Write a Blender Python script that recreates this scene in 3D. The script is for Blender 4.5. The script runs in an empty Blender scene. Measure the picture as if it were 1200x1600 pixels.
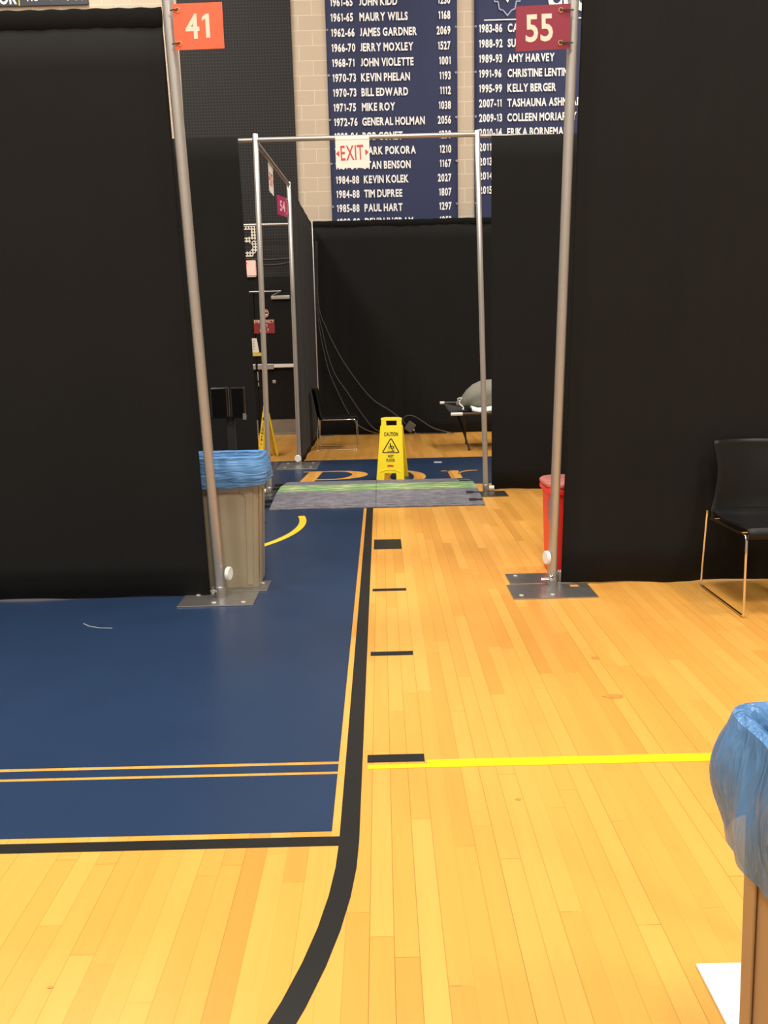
import bpy, bmesh, math, random
from mathutils import Matrix, Vector, Euler
random.seed(7)
PI = math.pi
S = bpy.context.scene
C = S.collection

# ------------------------------------------------------------------ materials
def mat(name, col, rough=0.5, metal=0.0, var=0.0, vscale=8.0, spec=0.5, bump=0.0, bscale=60.0, emit=None, estr=0.0, sheen=0.0, coat=0.0):
    m = bpy.data.materials.new(name); m.use_nodes = True
    nt = m.node_tree; b = nt.nodes['Principled BSDF']
    b.inputs['Base Color'].default_value = (*col, 1)
    b.inputs['Roughness'].default_value = rough
    b.inputs['Metallic'].default_value = metal
    b.inputs['Specular IOR Level'].default_value = spec
    b.inputs['Sheen Weight'].default_value = sheen
    b.inputs['Coat Weight'].default_value = coat
    tc = nt.nodes.new('ShaderNodeTexCoord')
    if var:
        n = nt.nodes.new('ShaderNodeTexNoise'); n.inputs['Scale'].default_value = vscale; n.inputs['Detail'].default_value = 5
        r = nt.nodes.new('ShaderNodeMapRange')
        r.inputs['To Min'].default_value = 1 - var; r.inputs['To Max'].default_value = 1 + var
        mx = nt.nodes.new('ShaderNodeVectorMath'); mx.operation = 'SCALE'
        mx.inputs[0].default_value = col
        nt.links.new(tc.outputs['Object'], n.inputs['Vector'])
        nt.links.new(n.outputs['Fac'], r.inputs['Value'])
        nt.links.new(r.outputs[0], mx.inputs['Scale'])
        nt.links.new(mx.outputs[0], b.inputs['Base Color'])
    if bump:
        n2 = nt.nodes.new('ShaderNodeTexNoise'); n2.inputs['Scale'].default_value = bscale
        bp = nt.nodes.new('ShaderNodeBump'); bp.inputs['Strength'].default_value = bump; bp.inputs['Distance'].default_value = 0.01
        nt.links.new(tc.outputs['Object'], n2.inputs['Vector'])
        nt.links.new(n2.outputs['Fac'], bp.inputs['Height']); nt.links.new(bp.outputs[0], b.inputs['Normal'])
    if emit:
        b.inputs['Emission Color'].default_value = (*emit, 1); b.inputs['Emission Strength'].default_value = estr
    return m

class NG:
    """tiny helper for node maths"""
    def __init__(s, m): s.nt = m.node_tree
    def n(s, t, **kw):
        x = s.nt.nodes.new(t)
        for k, v in kw.items(): setattr(x, k, v)
        return x
    def m(s, op, a, b=None, c=None):
        x = s.n('ShaderNodeMath', operation=op)
        for i, v in enumerate((a, b, c)):
            if v is None: continue
            if isinstance(v, (int, float)): x.inputs[i].default_value = v
            else: s.nt.links.new(v, x.inputs[i])
        return x.outputs[0]
    def l(s, a, b): s.nt.links.new(a, b)

def wood_mat():
    m = mat('maple_floor', (.6, .35, .1), .33, spec=.35)
    g = NG(m); b = m.node_tree.nodes['Principled BSDF']
    tc = g.n('ShaderNodeTexCoord'); sx = g.n('ShaderNodeSeparateXYZ'); g.l(tc.outputs['Object'], sx.inputs[0])
    x, y = sx.outputs[0], sx.outputs[1]
    rx = g.m('DIVIDE', x, .0572); row = g.m('FLOOR', rx); fx = g.m('FRACT', rx)
    wn = g.n('ShaderNodeTexWhiteNoise', noise_dimensions='1D'); g.l(row, wn.inputs['W'])
    ln = g.m('ADD', g.m('MULTIPLY', wn.outputs['Value'], .9), .75)
    ry = g.m('ADD', g.m('DIVIDE', y, ln), g.m('MULTIPLY', wn.outputs['Value'], 37.3))
    col = g.m('FLOOR', ry); fy = g.m('FRACT', ry)
    cv = g.n('ShaderNodeCombineXYZ'); g.l(row, cv.inputs[0]); g.l(col, cv.inputs[1])
    w2 = g.n('ShaderNodeTexWhiteNoise', noise_dimensions='3D'); g.l(cv.outputs[0], w2.inputs['Vector'])
    ramp = g.n('ShaderNodeValToRGB')
    e = ramp.color_ramp.elements
    e[0].position = 0; e[0].color = (.55, .262, .050, 1)
    e[1].position = 1; e[1].color = (.70, .358, .080, 1)
    k = e.new(.10); k.color = (.61, .288, .056, 1)
    k = e.new(.5); k.color = (.655, .320, .064, 1)
    g.l(w2.outputs['Value'], ramp.inputs['Fac'])
    # grain, stretched along the plank
    mp = g.n('ShaderNodeMapping'); mp.inputs['Scale'].default_value = (38, 2.2, 1); g.l(tc.outputs['Object'], mp.inputs['Vector'])
    nz = g.n('ShaderNodeTexNoise'); nz.inputs['Scale'].default_value = 1.0; nz.inputs['Detail'].default_value = 4; g.l(mp.outputs[0], nz.inputs['Vector'])
    nz2 = g.n('ShaderNodeTexNoise'); nz2.inputs['Scale'].default_value = 2.3; nz2.inputs['Detail'].default_value = 3; g.l(tc.outputs['Object'], nz2.inputs['Vector'])
    gr = g.m('ADD', g.m('MULTIPLY', nz.outputs['Fac'], .13), g.m('ADD', g.m('MULTIPLY', nz2.outputs['Fac'], .12), .875))
    # seams
    dx = g.m('MINIMUM', fx, g.m('SUBTRACT', 1, fx)); dy = g.m('MULTIPLY', g.m('MINIMUM', fy, g.m('SUBTRACT', 1, fy)), 19)
    d = g.m('MINIMUM', dx, dy)
    w3 = g.n('ShaderNodeTexWhiteNoise', noise_dimensions='1D'); g.l(g.m('ADD', g.m('ROUND', rx), .5), w3.inputs['W'])
    seam = g.m('MULTIPLY', g.m('LESS_THAN', d, .017), g.m('ADD', g.m('MULTIPLY', w3.outputs['Value'], .42), .05))
    f = g.m('MULTIPLY', gr, g.m('SUBTRACT', 1, seam))
    sc = g.n('ShaderNodeVectorMath', operation='SCALE'); g.l(ramp.outputs[0], sc.inputs[0]); g.l(f, sc.inputs['Scale'])
    g.l(sc.outputs[0], b.inputs['Base Color'])
    return m

def block_mat():
    m = mat('painted_block', (.62, .52, .40), .75, spec=.2)
    g = NG(m); b = m.node_tree.nodes['Principled BSDF']
    tc = g.n('ShaderNodeTexCoord'); sx = g.n('ShaderNodeSeparateXYZ'); g.l(tc.outputs['Object'], sx.inputs[0])
    cv = g.n('ShaderNodeCombineXYZ'); g.l(g.m('ADD', sx.outputs[0], sx.outputs[1]), cv.inputs[0]); g.l(sx.outputs[2], cv.inputs[1])
    br = g.n('ShaderNodeTexBrick'); g.l(cv.outputs[0], br.inputs['Vector'])
    br.inputs['Scale'].default_value = 1; br.inputs['Brick Width'].default_value = .41; br.inputs['Row Height'].default_value = .2055
    br.inputs['Mortar Size'].default_value = .006; br.inputs['Mortar Smooth'].default_value = .3
    br.inputs['Color1'].default_value = (.525, .443, .340, 1); br.inputs['Color2'].default_value = (.555, .468, .36, 1); br.inputs['Mortar'].default_value = (.68, .60, .485, 1)
    nz = g.n('ShaderNodeTexNoise'); nz.inputs['Scale'].default_value = 45; g.l(tc.outputs['Object'], nz.inputs['Vector'])
    f = g.m('ADD', g.m('MULTIPLY', nz.outputs['Fac'], .2), .9)
    sc = g.n('ShaderNodeVectorMath', operation='SCALE'); g.l(br.outputs['Color'], sc.inputs[0]); g.l(f, sc.inputs['Scale'])
    g.l(sc.outputs[0], b.inputs['Base Color'])
    return m

def perf_mat(name, solid, hole):
    """perforated sheet: a square grid of holes, 44 mm pitch"""
    m = mat(name, solid, .6, spec=.3)
    g = NG(m); b = m.node_tree.nodes['Principled BSDF']
    tc = g.n('ShaderNodeTexCoord'); sx = g.n('ShaderNodeSeparateXYZ'); g.l(tc.outputs['Object'], sx.inputs[0])
    a = g.m('ABSOLUTE', g.m('SUBTRACT', g.m('FRACT', g.m('DIVIDE', sx.outputs[0], .044)), .5))
    c = g.m('ABSOLUTE', g.m('SUBTRACT', g.m('FRACT', g.m('DIVIDE', sx.outputs[2], .044)), .5))
    r = g.m('LESS_THAN', g.m('MAXIMUM', a, c), .30)
    mx = g.n('ShaderNodeMix', data_type='RGBA'); g.l(r, mx.inputs[0])
    mx.inputs[6].default_value = (*solid, 1); mx.inputs[7].default_value = (*hole, 1)
    g.l(mx.outputs[2], b.inputs['Base Color'])
    return m

def film_mat(name, col, clear=.25, rough=.3, stretch=(1, 1, 1), bmp=.8, bs=20):
    m = mat(name, col, rough, var=.15, vscale=9, bump=bmp, bscale=bs)
    nt = m.node_tree
    mp = nt.nodes.new('ShaderNodeMapping'); mp.inputs['Scale'].default_value = stretch
    tcn = [q for q in nt.nodes if q.type == 'TEX_COORD'][0]; nt.links.new(tcn.outputs['Object'], mp.inputs['Vector'])
    for q in nt.nodes:
        if q.type == 'TEX_NOISE': nt.links.new(mp.outputs[0], q.inputs['Vector']); q.inputs['Detail'].default_value = 3; q.inputs['Distortion'].default_value = .6
        if q.type == 'BUMP': q.inputs['Distance'].default_value = .03
    b = nt.nodes['Principled BSDF']; out = nt.nodes['Material Output']
    tr = nt.nodes.new('ShaderNodeBsdfTransparent'); tr.inputs[0].default_value = (*[min(1, c * .6 + .4) for c in col], 1)
    tl = nt.nodes.new('ShaderNodeBsdfTranslucent'); tl.inputs[0].default_value = (*col, 1)
    m1 = nt.nodes.new('ShaderNodeMixShader'); m1.inputs[0].default_value = .3
    m2 = nt.nodes.new('ShaderNodeMixShader'); m2.inputs[0].default_value = clear
    nt.links.new(b.outputs[0], m1.inputs[1]); nt.links.new(tl.outputs[0], m1.inputs[2])
    nt.links.new(m1.outputs[0], m2.inputs[1]); nt.links.new(tr.outputs[0], m2.inputs[2])
    nt.links.new(m2.outputs[0], out.inputs['Surface'])
    return m

def worn_mat(name, base, worn, thr, scale, stretch=(1, 6, 1)):
    m = mat(name, base, .65, spec=.3)
    g = NG(m); b = m.node_tree.nodes['Principled BSDF']
    tc = g.n('ShaderNodeTexCoord'); mp = g.n('ShaderNodeMapping'); mp.inputs['Scale'].default_value = stretch; g.l(tc.outputs['Object'], mp.inputs['Vector'])
    nz = g.n('ShaderNodeTexNoise'); nz.inputs['Scale'].default_value = scale; nz.inputs['Detail'].default_value = 8; nz.inputs['Roughness'].default_value = .7
    g.l(mp.outputs[0], nz.inputs['Vector'])
    r = g.n('ShaderNodeMapRange'); r.inputs['From Min'].default_value = thr - .08; r.inputs['From Max'].default_value = thr + .14; g.l(nz.outputs['Fac'], r.inputs['Value'])
    mx = g.n('ShaderNodeMix', data_type='RGBA'); g.l(r.outputs[0], mx.inputs[0])
    mx.inputs[6].default_value = (*base, 1); mx.inputs[7].default_value = (*worn, 1)
    g.l(mx.outputs[2], b.inputs['Base Color'])
    return m

M = {
    'wood': wood_mat(), 'block': block_mat(),
    'navy': mat('navy_court_paint', (.0165, .036, .084), .30, var=.12, vscale=3, spec=.4),
    'blackpaint': mat('black_court_paint', (.014, .014, .0135), .38, var=.15, vscale=9, spec=.35),
    'yellowpaint': mat('yellow_court_paint', (.80, .56, .03), .4),
    'tape': mat('yellow_vinyl_tape', (.95, .58, .004), .45, var=.05, vscale=20),
    'knot': mat('wood_knot_brown', (.52, .25, .05), .4, var=.3, vscale=40),
    'scuff': mat('pale_scuff', (.45, .47, .5), .6),
    'drape': mat('black_drape_cloth', (.0095, .0095, .0092), .9, var=.14, vscale=3, spec=.15, sheen=.05, bump=.08, bscale=260),
    'drapehem': mat('black_hem_cloth', (.009, .009, .009), .95, spec=.1),
    'alu': mat('brushed_aluminium', (.52, .51, .49), .38, metal=.8, var=.06, vscale=30),
    'steel': mat('galvanised_plate', (.40, .39, .375), .33, metal=.85, var=.14, vscale=12),
    'darksteel': mat('dark_plate', (.10, .095, .09), .35, metal=.7, var=.1),
    'chrome': mat('chrome', (.80, .79, .77), .12, metal=1.0),
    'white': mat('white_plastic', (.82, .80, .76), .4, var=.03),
    'bolt': mat('bright_zinc', (.88, .87, .85), .25, metal=.6),
    'orange': mat('orange_sign_vinyl', (.90, .125, .050), .45),
    'maroon': mat('maroon_sign_vinyl', (.235, .018, .045), .45),
    'magenta': mat('magenta_sign_vinyl', (.42, .012, .13), .45),
    'cream': mat('pale_print', (.86, .66, .56), .5),
    'whiteprint': mat('white_print', (.84, .84, .84), .6),
    'zip': mat('dark_zip_tie', (.03, .03, .03), .5),
    'brass': mat('brass_grommet', (.75, .52, .22), .3, metal=.9),
    'paper': mat('white_paper', (.83, .80, .74), .6, var=.05, vscale=30),
    'redprint': mat('red_print', (.58, .06, .05), .55, var=.15, vscale=40),
    'banner': mat('navy_banner_cloth', (.034, .042, .100), .75, var=.12, vscale=2, spec=.25),
    'board': mat('dark_record_board', (.03, .033, .045), .6),
    'perf': perf_mat('black_perforated_panel', (.020, .0195, .019), (.005, .005, .005)),
    'perfwhite': perf_mat('white_painted_perforation', (.80, .76, .66), (.02, .02, .02)),
    'door': mat('black_door_paint', (.0055, .005, .0045), .55, var=.15, vscale=5, spec=.2),
    'kick': mat('worn_kick_plate', (.25, .21, .165), .45, metal=.35, var=.25, vscale=7),
    'signred': mat('dark_red_sign', (.27, .018, .022), .5, var=.05),
    'noticeyellow': mat('yellow_notice_band', (.72, .55, .04), .5),
    'exitface': mat('exit_sign_face', (.80, .50, .42), .5, emit=(1, .50, .40), estr=.30),
    'exitred': mat('exit_sign_red', (.8, .03, .04), .5, emit=(1, .03, .05), estr=1.6),
    'beige': mat('beige_bin_plastic', (.33, .275, .18), .5, var=.05, vscale=10, bump=.04, bscale=300),
    'beige2': mat('tan_bin_plastic', (.37, .25, .13), .5, var=.06, vscale=10, bump=.05, bscale=300),
    'bluefilm': film_mat('blue_bag_film', (.16, .40, .80), .14, .3, (.6, .6, 4.5), .7, 9),
    'bluefilm2': film_mat('thin_blue_bag_film', (.15, .36, .72), .22, .2, (3.2, 3.2, .55), .8, 9),
    'redbin': mat('red_bin_plastic', (.86, .035, .025), .4, var=.04),
    'pink': film_mat('pink_lid_film', (.78, .30, .27), .12),
    'purple': mat('purple_liner', (.42, .10, .16), .5),
    'signyellow': mat('yellow_sign_plastic', (.93, .72, .010), .42, var=.03),
    'blackprint': mat('black_print', (.02, .017, .01), .6),
    'rubber': worn_mat('scuffed_grey_rubber', (.115, .115, .145), (.27, .26, .28), .53, 9, (1.2, 5, 1)),
    'green': worn_mat('worn_green_lid', (.12, .26, .10), (.66, .62, .36), .555, 3.0, (1.3, 5, 1)),
    'blackrubber': mat('black_rubber', (.015, .015, .016), .6),
    'plastic': mat('black_chair_plastic', (.008, .008, .008), .42, var=.1, vscale=5, spec=.25),
    'gloss': mat('gloss_black_plastic', (.006, .006, .006), .12, spec=.6),
    'cable': mat('dark_cable_jacket', (.055, .052, .05), .5),
    'adapter': mat('grey_adapter_plastic', (.10, .098, .085), .5),
    'cotcloth': mat('black_cot_canvas', (.030, .030, .030), .8, bump=.1, bscale=200),
    'sack': mat('olive_grey_sack_cloth', (.235, .23, .185), .7, var=.1, vscale=6, bump=.2, bscale=18),
    'sheet': mat('white_sheet', (.85, .85, .84), .7),
    'lampoff': mat('dark_grey_roof_paint', (.22, .22, .22), .8), 'greywall': mat('grey_wall_paint', (.30, .30, .30), .8),
    'logo': mat('red_logo_print', (.55, .05, .03), .5),
    'emblem': mat('pale_blue_print', (.34, .38, .52), .6),
}

# ------------------------------------------------------------------ mesh builder
I4 = Matrix.Identity(4)
class MB:
    def __init__(s): s.bm = bmesh.new()
    def box(s, c, d, X=I4, taper=None):
        r = []
        for z in (-.5, .5):
            for (a, b) in ((-.5, -.5), (.5, -.5), (.5, .5), (-.5, .5)):
                r.append(s.bm.verts.new(X @ Vector((c[0] + a * d[0], c[1] + b * d[1], c[2] + z * d[2]))))
        for f in ((3, 2, 1, 0), (4, 5, 6, 7), (0, 1, 5, 4), (1, 2, 6, 5), (2, 3, 7, 6), (3, 0, 4, 7)):
            s.bm.faces.new([r[i] for i in f])
        return s
    def prism(s, pts, z0, z1, X=I4):
        n = len(pts)
        a = sum(pts[i][0] * pts[(i + 1) % n][1] - pts[(i + 1) % n][0] * pts[i][1] for i in range(n))
        if a < 0: pts = pts[::-1]
        lo = [s.bm.verts.new(X @ Vector((p[0], p[1], z0))) for p in pts]
        hi = [s.bm.verts.new(X @ Vector((p[0], p[1], z1))) for p in pts]
        s.bm.faces.new(lo[::-1]); s.bm.faces.new(hi)
        for i in range(n): s.bm.faces.new((lo[i], lo[(i + 1) % n], hi[(i + 1) % n], hi[i]))
        return s
    def loft(s, rings, cap0=True, cap1=True, closed=True):
        R = [[s.bm.verts.new(Vector(p)) for p in r] for r in rings]
        n = len(R[0])
        for a, b in zip(R, R[1:]):
            for i in range(n if closed else n - 1):
                s.bm.faces.new((a[i], a[(i + 1) % n], b[(i + 1) % n], b[i]))
        if cap0: s.bm.faces.new(R[0][::-1])
        if cap1: s.bm.faces.new(R[-1])
        return s
    def tube(s, pts, r, seg=12, X=I4, cap=True):
        P = [Vector(p) for p in pts]; rings = []
        rr = r if isinstance(r, (list, tuple)) else [r] * len(P)
        up = None
        for i, p in enumerate(P):
            t = (P[min(i + 1, len(P) - 1)] - P[max(i - 1, 0)]).normalized()
            if up is None:
                up = Vector((0, 0, 1)) if abs(t.z) < .9 else Vector((1, 0, 0))
            a = (up - t * up.dot(t)).normalized(); b = t.cross(a); up = a
            rings.append([X @ (p + (a * math.cos(k * 2 * PI / seg) + b * math.sin(k * 2 * PI / seg)) * rr[i]) for k in range(seg)])
        return s.loft(rings, cap, cap)
    def disc(s, c, axis, r, h, seg=20):
        a = Vector(axis).normalized(); c = Vector(c)
        return s.tube([c - a * h / 2, c - a * h * .35, c + a * h * .35, c + a * h / 2], [r * .9, r, r, r * .9], seg)
    def ring(s, c, axis, R, r, seg=20):
        a = Vector(axis).normalized(); u = a.orthogonal().normalized(); v = a.cross(u)
        pts = [Vector(c) + (u * math.cos(k * 2 * PI / seg) + v * math.sin(k * 2 * PI / seg)) * R for k in range(seg)]
        rings = []
        for k, p in enumerate(pts):
            o = (p - Vector(c)).normalized()
            rings.append([p + (o * math.cos(q * PI / 3) + a * math.sin(q * PI / 3)) * r for q in range(6)])
        rings.append(rings[0])
        return s.loft(rings, False, False)
    def stroke(s, pts, w, z0, z1, X=I4):
        for i_, (a, b) in enumerate(zip(pts, pts[1:])):
            z1 = z1 + .00015 * (i_ % 2 * 2 - 1) if i_ else z1
            a, b = Vector((*a, 0)), Vector((*b, 0)); t = (b - a).normalized(); n = Vector((-t.y, t.x, 0)) * w / 2; t = t * w * .35
            s.prism([(a - t + n)[:2], (a - t - n)[:2], (b + t - n)[:2], (b + t + n)[:2]], z0, z1, X)
        return s
    def text(s, body, X, cap, width=None, align='L', thick=.002, bold=.0, xs=1.0):
        v, f = text_geo(body, bold)
        x0 = min(p[0] for p in v); x1 = max(p[0] for p in v); wd = x1 - x0
        sx = (width / wd) if width else cap * xs
        off = {'L': 0, 'C': -wd / 2, 'R': -wd}[align]
        vs = [s.bm.verts.new(X @ Vector(((p[0] - x0 + off) * sx, p[1] * cap, thick if p[2] > .5 else 0))) for p in v]
        for q in f:
            try: s.bm.faces.new([vs[i] for i in q])
            except ValueError: pass
        return s
    def build(s, name, m, parent=None, smooth=False, bevel=0, solid=0, sub=0):
        bmesh.ops.recalc_face_normals(s.bm, faces=s.bm.faces[:])
        me = bpy.data.meshes.new(name); s.bm.to_mesh(me); s.bm.free()
        o = bpy.data.objects.new(name, me); C.objects.link(o)
        me.materials.append(m)
        if smooth:
            for p in me.polygons: p.use_smooth = True
            me.set_sharp_from_angle(angle=math.radians(40))
        if parent:
            o.parent = parent
            root = parent
            o.matrix_parent_inverse = I4 if parent.get('_local') else (Matrix.Translation(-parent.location) if parent.type == 'EMPTY' else I4)
        if solid:
            q = o.modifiers.new('Solidify', 'SOLIDIFY'); q.thickness = solid; q.offset = 0
        if sub:
            q = o.modifiers.new('Subdivision', 'SUBSURF'); q.levels = sub; q.render_levels = sub
        if bevel:
            q = o.modifiers.new('Bevel', 'BEVEL'); q.width = bevel; q.segments = 2; q.limit_method = 'ANGLE'
        return o

_tc = {}
def text_geo(body, bold):
    """letters as geometry, cap height 1, front face flagged with z = 1"""
    key = (body, bold, 0)
    if key in _tc: return _tc[key]
    def raw(b):
        cu = bpy.data.curves.new('t', 'FONT'); cu.body = b; cu.size = 1; cu.extrude = .1; cu.offset = bold; cu.resolution_u = 3
        o = bpy.data.objects.new('t', cu); C.objects.link(o)
        dg = bpy.context.evaluated_depsgraph_get(); e = o.evaluated_get(dg); me = e.to_mesh()
        v = [tuple(q.co) for q in me.vertices]; f = [tuple(p.vertices) for p in me.polygons]
        e.to_mesh_clear(); bpy.data.objects.remove(o); bpy.data.curves.remove(cu)
        return v, f
    if not hasattr(text_geo, 'cap'):
        v, _ = raw('H'); text_geo.cap = max(p[1] for p in v)
    k = 1 / text_geo.cap; V, Fc, pen = [], [], 0.0
    for ch in body:
        if ch == ' ': pen += .42; continue
        if ch == '1':                       # a one with its flag
            q = [(.20, 0), (.385 + bold, 0), (.385 + bold, 1), (.235, 1), (.03, .86), (.03, .71), (.20, .80)]
            v = [(x, y, 0) for x, y in q] + [(x, y, 1) for x, y in q]; n = len(q)
            f = [tuple(range(n))[::-1], tuple(range(n, 2 * n))] + [(a, (a + 1) % n, n + (a + 1) % n, n + a) for a in range(n)]
            x0, x1 = -.02, .50
        else:
            if (ch, bold) not in _tc:
                v, f = raw(ch); _tc[(ch, bold)] = ([(p[0] * k, p[1] * k, 1 if p[2] > 0 else 0) for p in v], f)
            v, f = _tc[(ch, bold)]
            lo = min(p[1] for p in v)
            if ch == 'J': v = [(p[0], (p[1] - lo) / (1 - lo), p[2]) for p in v]
            x0 = min(p[0] for p in v); x1 = max(p[0] for p in v)
        o = len(V); V += [(p[0] - x0 + pen, p[1], p[2]) for p in v]; Fc += [tuple(o + i for i in q) for q in f]
        pen += x1 - x0 + (.06 if ch in 'AVYTL' else .115)
    _tc[(body, bold, 0)] = (V, Fc)
    return V, Fc

def thing(name, label, cat, loc=(0, 0, 0), rz=0, group=None, local=False):
    o = bpy.data.objects.new(name, None); C.objects.link(o); o.empty_display_size = .1
    o.location = loc; o.rotation_euler = (0, 0, rz)
    o['label'] = label; o['category'] = cat
    if group: o['group'] = group
    if local or rz: o['_local'] = 1
    return o
def tag(o, label, cat, group=None):
    o['label'] = label; o['category'] = cat
    if group: o['group'] = group
    return o
def struct(o, label=None, cat=None):
    o['kind'] = 'structure'
    if label: o['label'] = label
    if cat: o['category'] = cat
    return o
def T(x, y, z): return Matrix.Translation((x, y, z))
FACE_CAM = Matrix.Rotation(PI / 2, 4, 'X')       # xy drawing plane -> vertical plane facing -Y
def rect(x0, x1, y0, y1): return [(x0, y0), (x1, y0), (x1, y1), (x0, y1)]
def arc(cx, cy, r, a0, a1, n=40): return [(cx + r * math.cos(math.radians(a0 + (a1 - a0) * i / n)), cy + r * math.sin(math.radians(a0 + (a1 - a0) * i / n))) for i in range(n + 1)]
def smoothpath(pts, n=8):
    P = [Vector(p) for p in pts]; P = [P[0] * 2 - P[1]] + P + [P[-1] * 2 - P[-2]]; out = []
    for i in range(1, len(P) - 2):
        a, b, c, d = P[i - 1:i + 3]
        for k in range(n):
            t = k / n
            out.append(.5 * ((2 * b) + (c - a) * t + (2 * a - 5 * b + 4 * c - d) * t * t + (3 * b - a - 3 * c + d) * t ** 3))
    out.append(P[-2]); return out

# ------------------------------------------------------------------ the hall
YB = 13.40
floor = struct(MB().box((0, 3.7, -.05), (20, 19.6, .1)).build('floor', M['wood']), 'golden maple sports floor with painted court markings', 'floor')
struct(MB().box((0, YB + .1, 4.75), (20, .2, 9.5)).build('wall_back', M['block']), 'beige painted block wall at the end of the hall', 'wall')
struct(MB().box((-10.1, 3.7, 4.75), (.2, 19.6, 9.5)).build('wall_left', M['greywall']))
struct(MB().box((10.1, 3.7, 4.75), (.2, 19.6, 9.5)).build('wall_right', M['greywall']))
struct(MB().box((0, -6.2, 4.75), (20.4, .2, 9.5)).build('wall_front', M['greywall']))
struct(MB().box((0, 3.6, 9.6), (20.4, 20, .2)).build('ceiling', M['lampoff']))

ZP = .0008
def paint(name, m, polys, z=ZP):
    b = MB()
    for p in polys:
        a = sum(p[i][0] * p[(i + 1) % len(p)][1] - p[(i + 1) % len(p)][0] * p[i][1] for i in range(len(p)))
        if a < 0: p = p[::-1]
        b.bm.faces.new([b.bm.verts.new(Vector((q[0], q[1], z))) for q in p])
    o = b.build(name, m, floor); return o
XL0, XL1 = -.147, -.091            # lane line
XC = XL1 - 1.829                   # lane centre
paint('lane_paint', M['navy'], [rect(-3.67, -.170, 2.125, 2.447), rect(-3.67, -.170, 2.463, 2.511), rect(-3.67, -.170, 2.529, 7.97)])
paint('baseline_band', M['navy'], [rect(-7.5, 7.5, 8.03, 10.02)])
def ringpoly(cx, cy, r0, r1, a0, a1, n=48):
    o = arc(cx, cy, r1, a0, a1, n); i = arc(cx, cy, r0, a0, a1, n)
    return [[o[k], o[k + 1], i[k + 1], i[k]] for k in range(n)]
paint('lane_line', M['blackpaint'], [rect(XL0, XL1, 2.075, 7.97), rect(XC - 1.83, XL0, 2.055, 2.100)] + ringpoly(XC, 2.075, 1.773, 1.829, -180, 0))
for y0, y1 in ((2.515, 2.568), (3.476, 3.526), (4.464, 4.512), (5.44, 5.728)):
    paint('lane_mark', M['blackpaint'], [rect(-.075, .115, y0, y1)])
paint('restricted_arc', M['yellowpaint'], ringpoly(XC, 6.33, 1.25, 1.305, -170, 13.8), .0016)
# the letters P o r on the baseline band, left in bare wood
def letter_P():
    ox, sk = -.875, .07
    def k(x, y): return (ox + x + sk * (y - 8.2), y)
    out = [[k(0, 8.2), k(.15, 8.2), k(.15, 9.10), k(0, 9.10)], [k(-.07, 8.2), k(.22, 8.2), k(.22, 8.25), k(-.07, 8.25)], [k(-.07, 9.05), k(0, 9.05), k(0, 9.10), k(-.07, 9.10)]]
    n = 24
    for i in range(n):
        a0, a1 = PI / 2 - PI * i / n, PI / 2 - PI * (i + 1) / n
        def o(a): return k(.30 + .37 * math.cos(a), 8.86 + .24 * math.sin(a) - .14 * (1 - math.sin(a)) * .5)
        def q(a): return k(.30 + .20 * math.cos(a), 8.86 + .185 * math.sin(a) - .14 * (1 - math.sin(a)) * .5)
        out.append([o(a0), o(a1), q(a1), q(a0)])
    out += [[k(.15, 9.045), k(.30, 9.045), k(.30, 9.10), k(.15, 9.10)], [k(.15, 8.48), k(.30, 8.48), k(.30, 8.535), k(.15, 8.535)]]
    return out
def letter_o():
    out = []; n = 36
    for i in range(n):
        a0, a1 = 2 * PI * i / n, 2 * PI * (i + 1) / n
        def o(a): return (.20 + .25 * math.cos(a), 8.60 + .42 * math.sin(a))
        def q(a): return (.20 + .125 * math.cos(a), 8.60 + .375 * math.sin(a))
        out.append([o(a0), o(a1), q(a1), q(a0)])
    return out
def letter_r():
    out = [rect(.70, .82, 8.2, 8.93), rect(.63, .72, 8.885, 8.93), rect(.63, .89, 8.2, 8.24)]
    p = [(.80, 8.70), (.85, 8.83), (.92, 8.90), (1.03, 8.92)]; w = [.06, .06, .05, .045]
    for i in range(3): out.append([(p[i][0], p[i][1] + w[i] / 2), (p[i + 1][0], p[i + 1][1] + w[i + 1] / 2), (p[i + 1][0], p[i + 1][1] - w[i + 1] / 2), (p[i][0], p[i][1] - w[i] / 2)])
    return out
paint('floor_lettering', M['wood'], letter_P() + letter_o() + letter_r(), .0016)
sc_pts = [(-1.545, 4.02), (-1.50, 3.975), (-1.44, 3.945), (-1.37, 3.935)]
paint('scuff_mark', M['scuff'], [[(a[0], a[1] + .003), (b[0], b[1] + .003), (b[0], b[1] - .003), (a[0], a[1] - .003)] for a, b in zip(sc_pts, sc_pts[1:])], .0016)

for (x, y, a_, b_) in ((.875, 2.99, .035, .035), (.905, 3.39, .016, .03), (-.75, 1.56, .006, .006), (.385, 2.27, .008, .010)):
    paint('wood_knot', M['knot'], [[(x + a_ * math.cos(k * PI / 5) * (1 + .2 * (k % 3)), y + b_ * .6 * math.sin(k * PI / 5)) for k in range(10)]], .0012)
tp = MB(); tp.prism(rect(.123, 1.62, 2.473, 2.524), .0004, .0016); tp.prism(rect(-.073, .123, 2.473, 2.498), .0004, .0016)
tag(tp.build('floor_tape', M['tape']), 'bright yellow tape strip stuck across the wood floor', 'tape')
tag(MB().prism(rect(.60, .69, 9.55, 9.66), .001, .003).build('tape_scrap', M['scuff']), 'small pale tape scrap on the navy band beyond the caution sign', 'tape')

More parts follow.
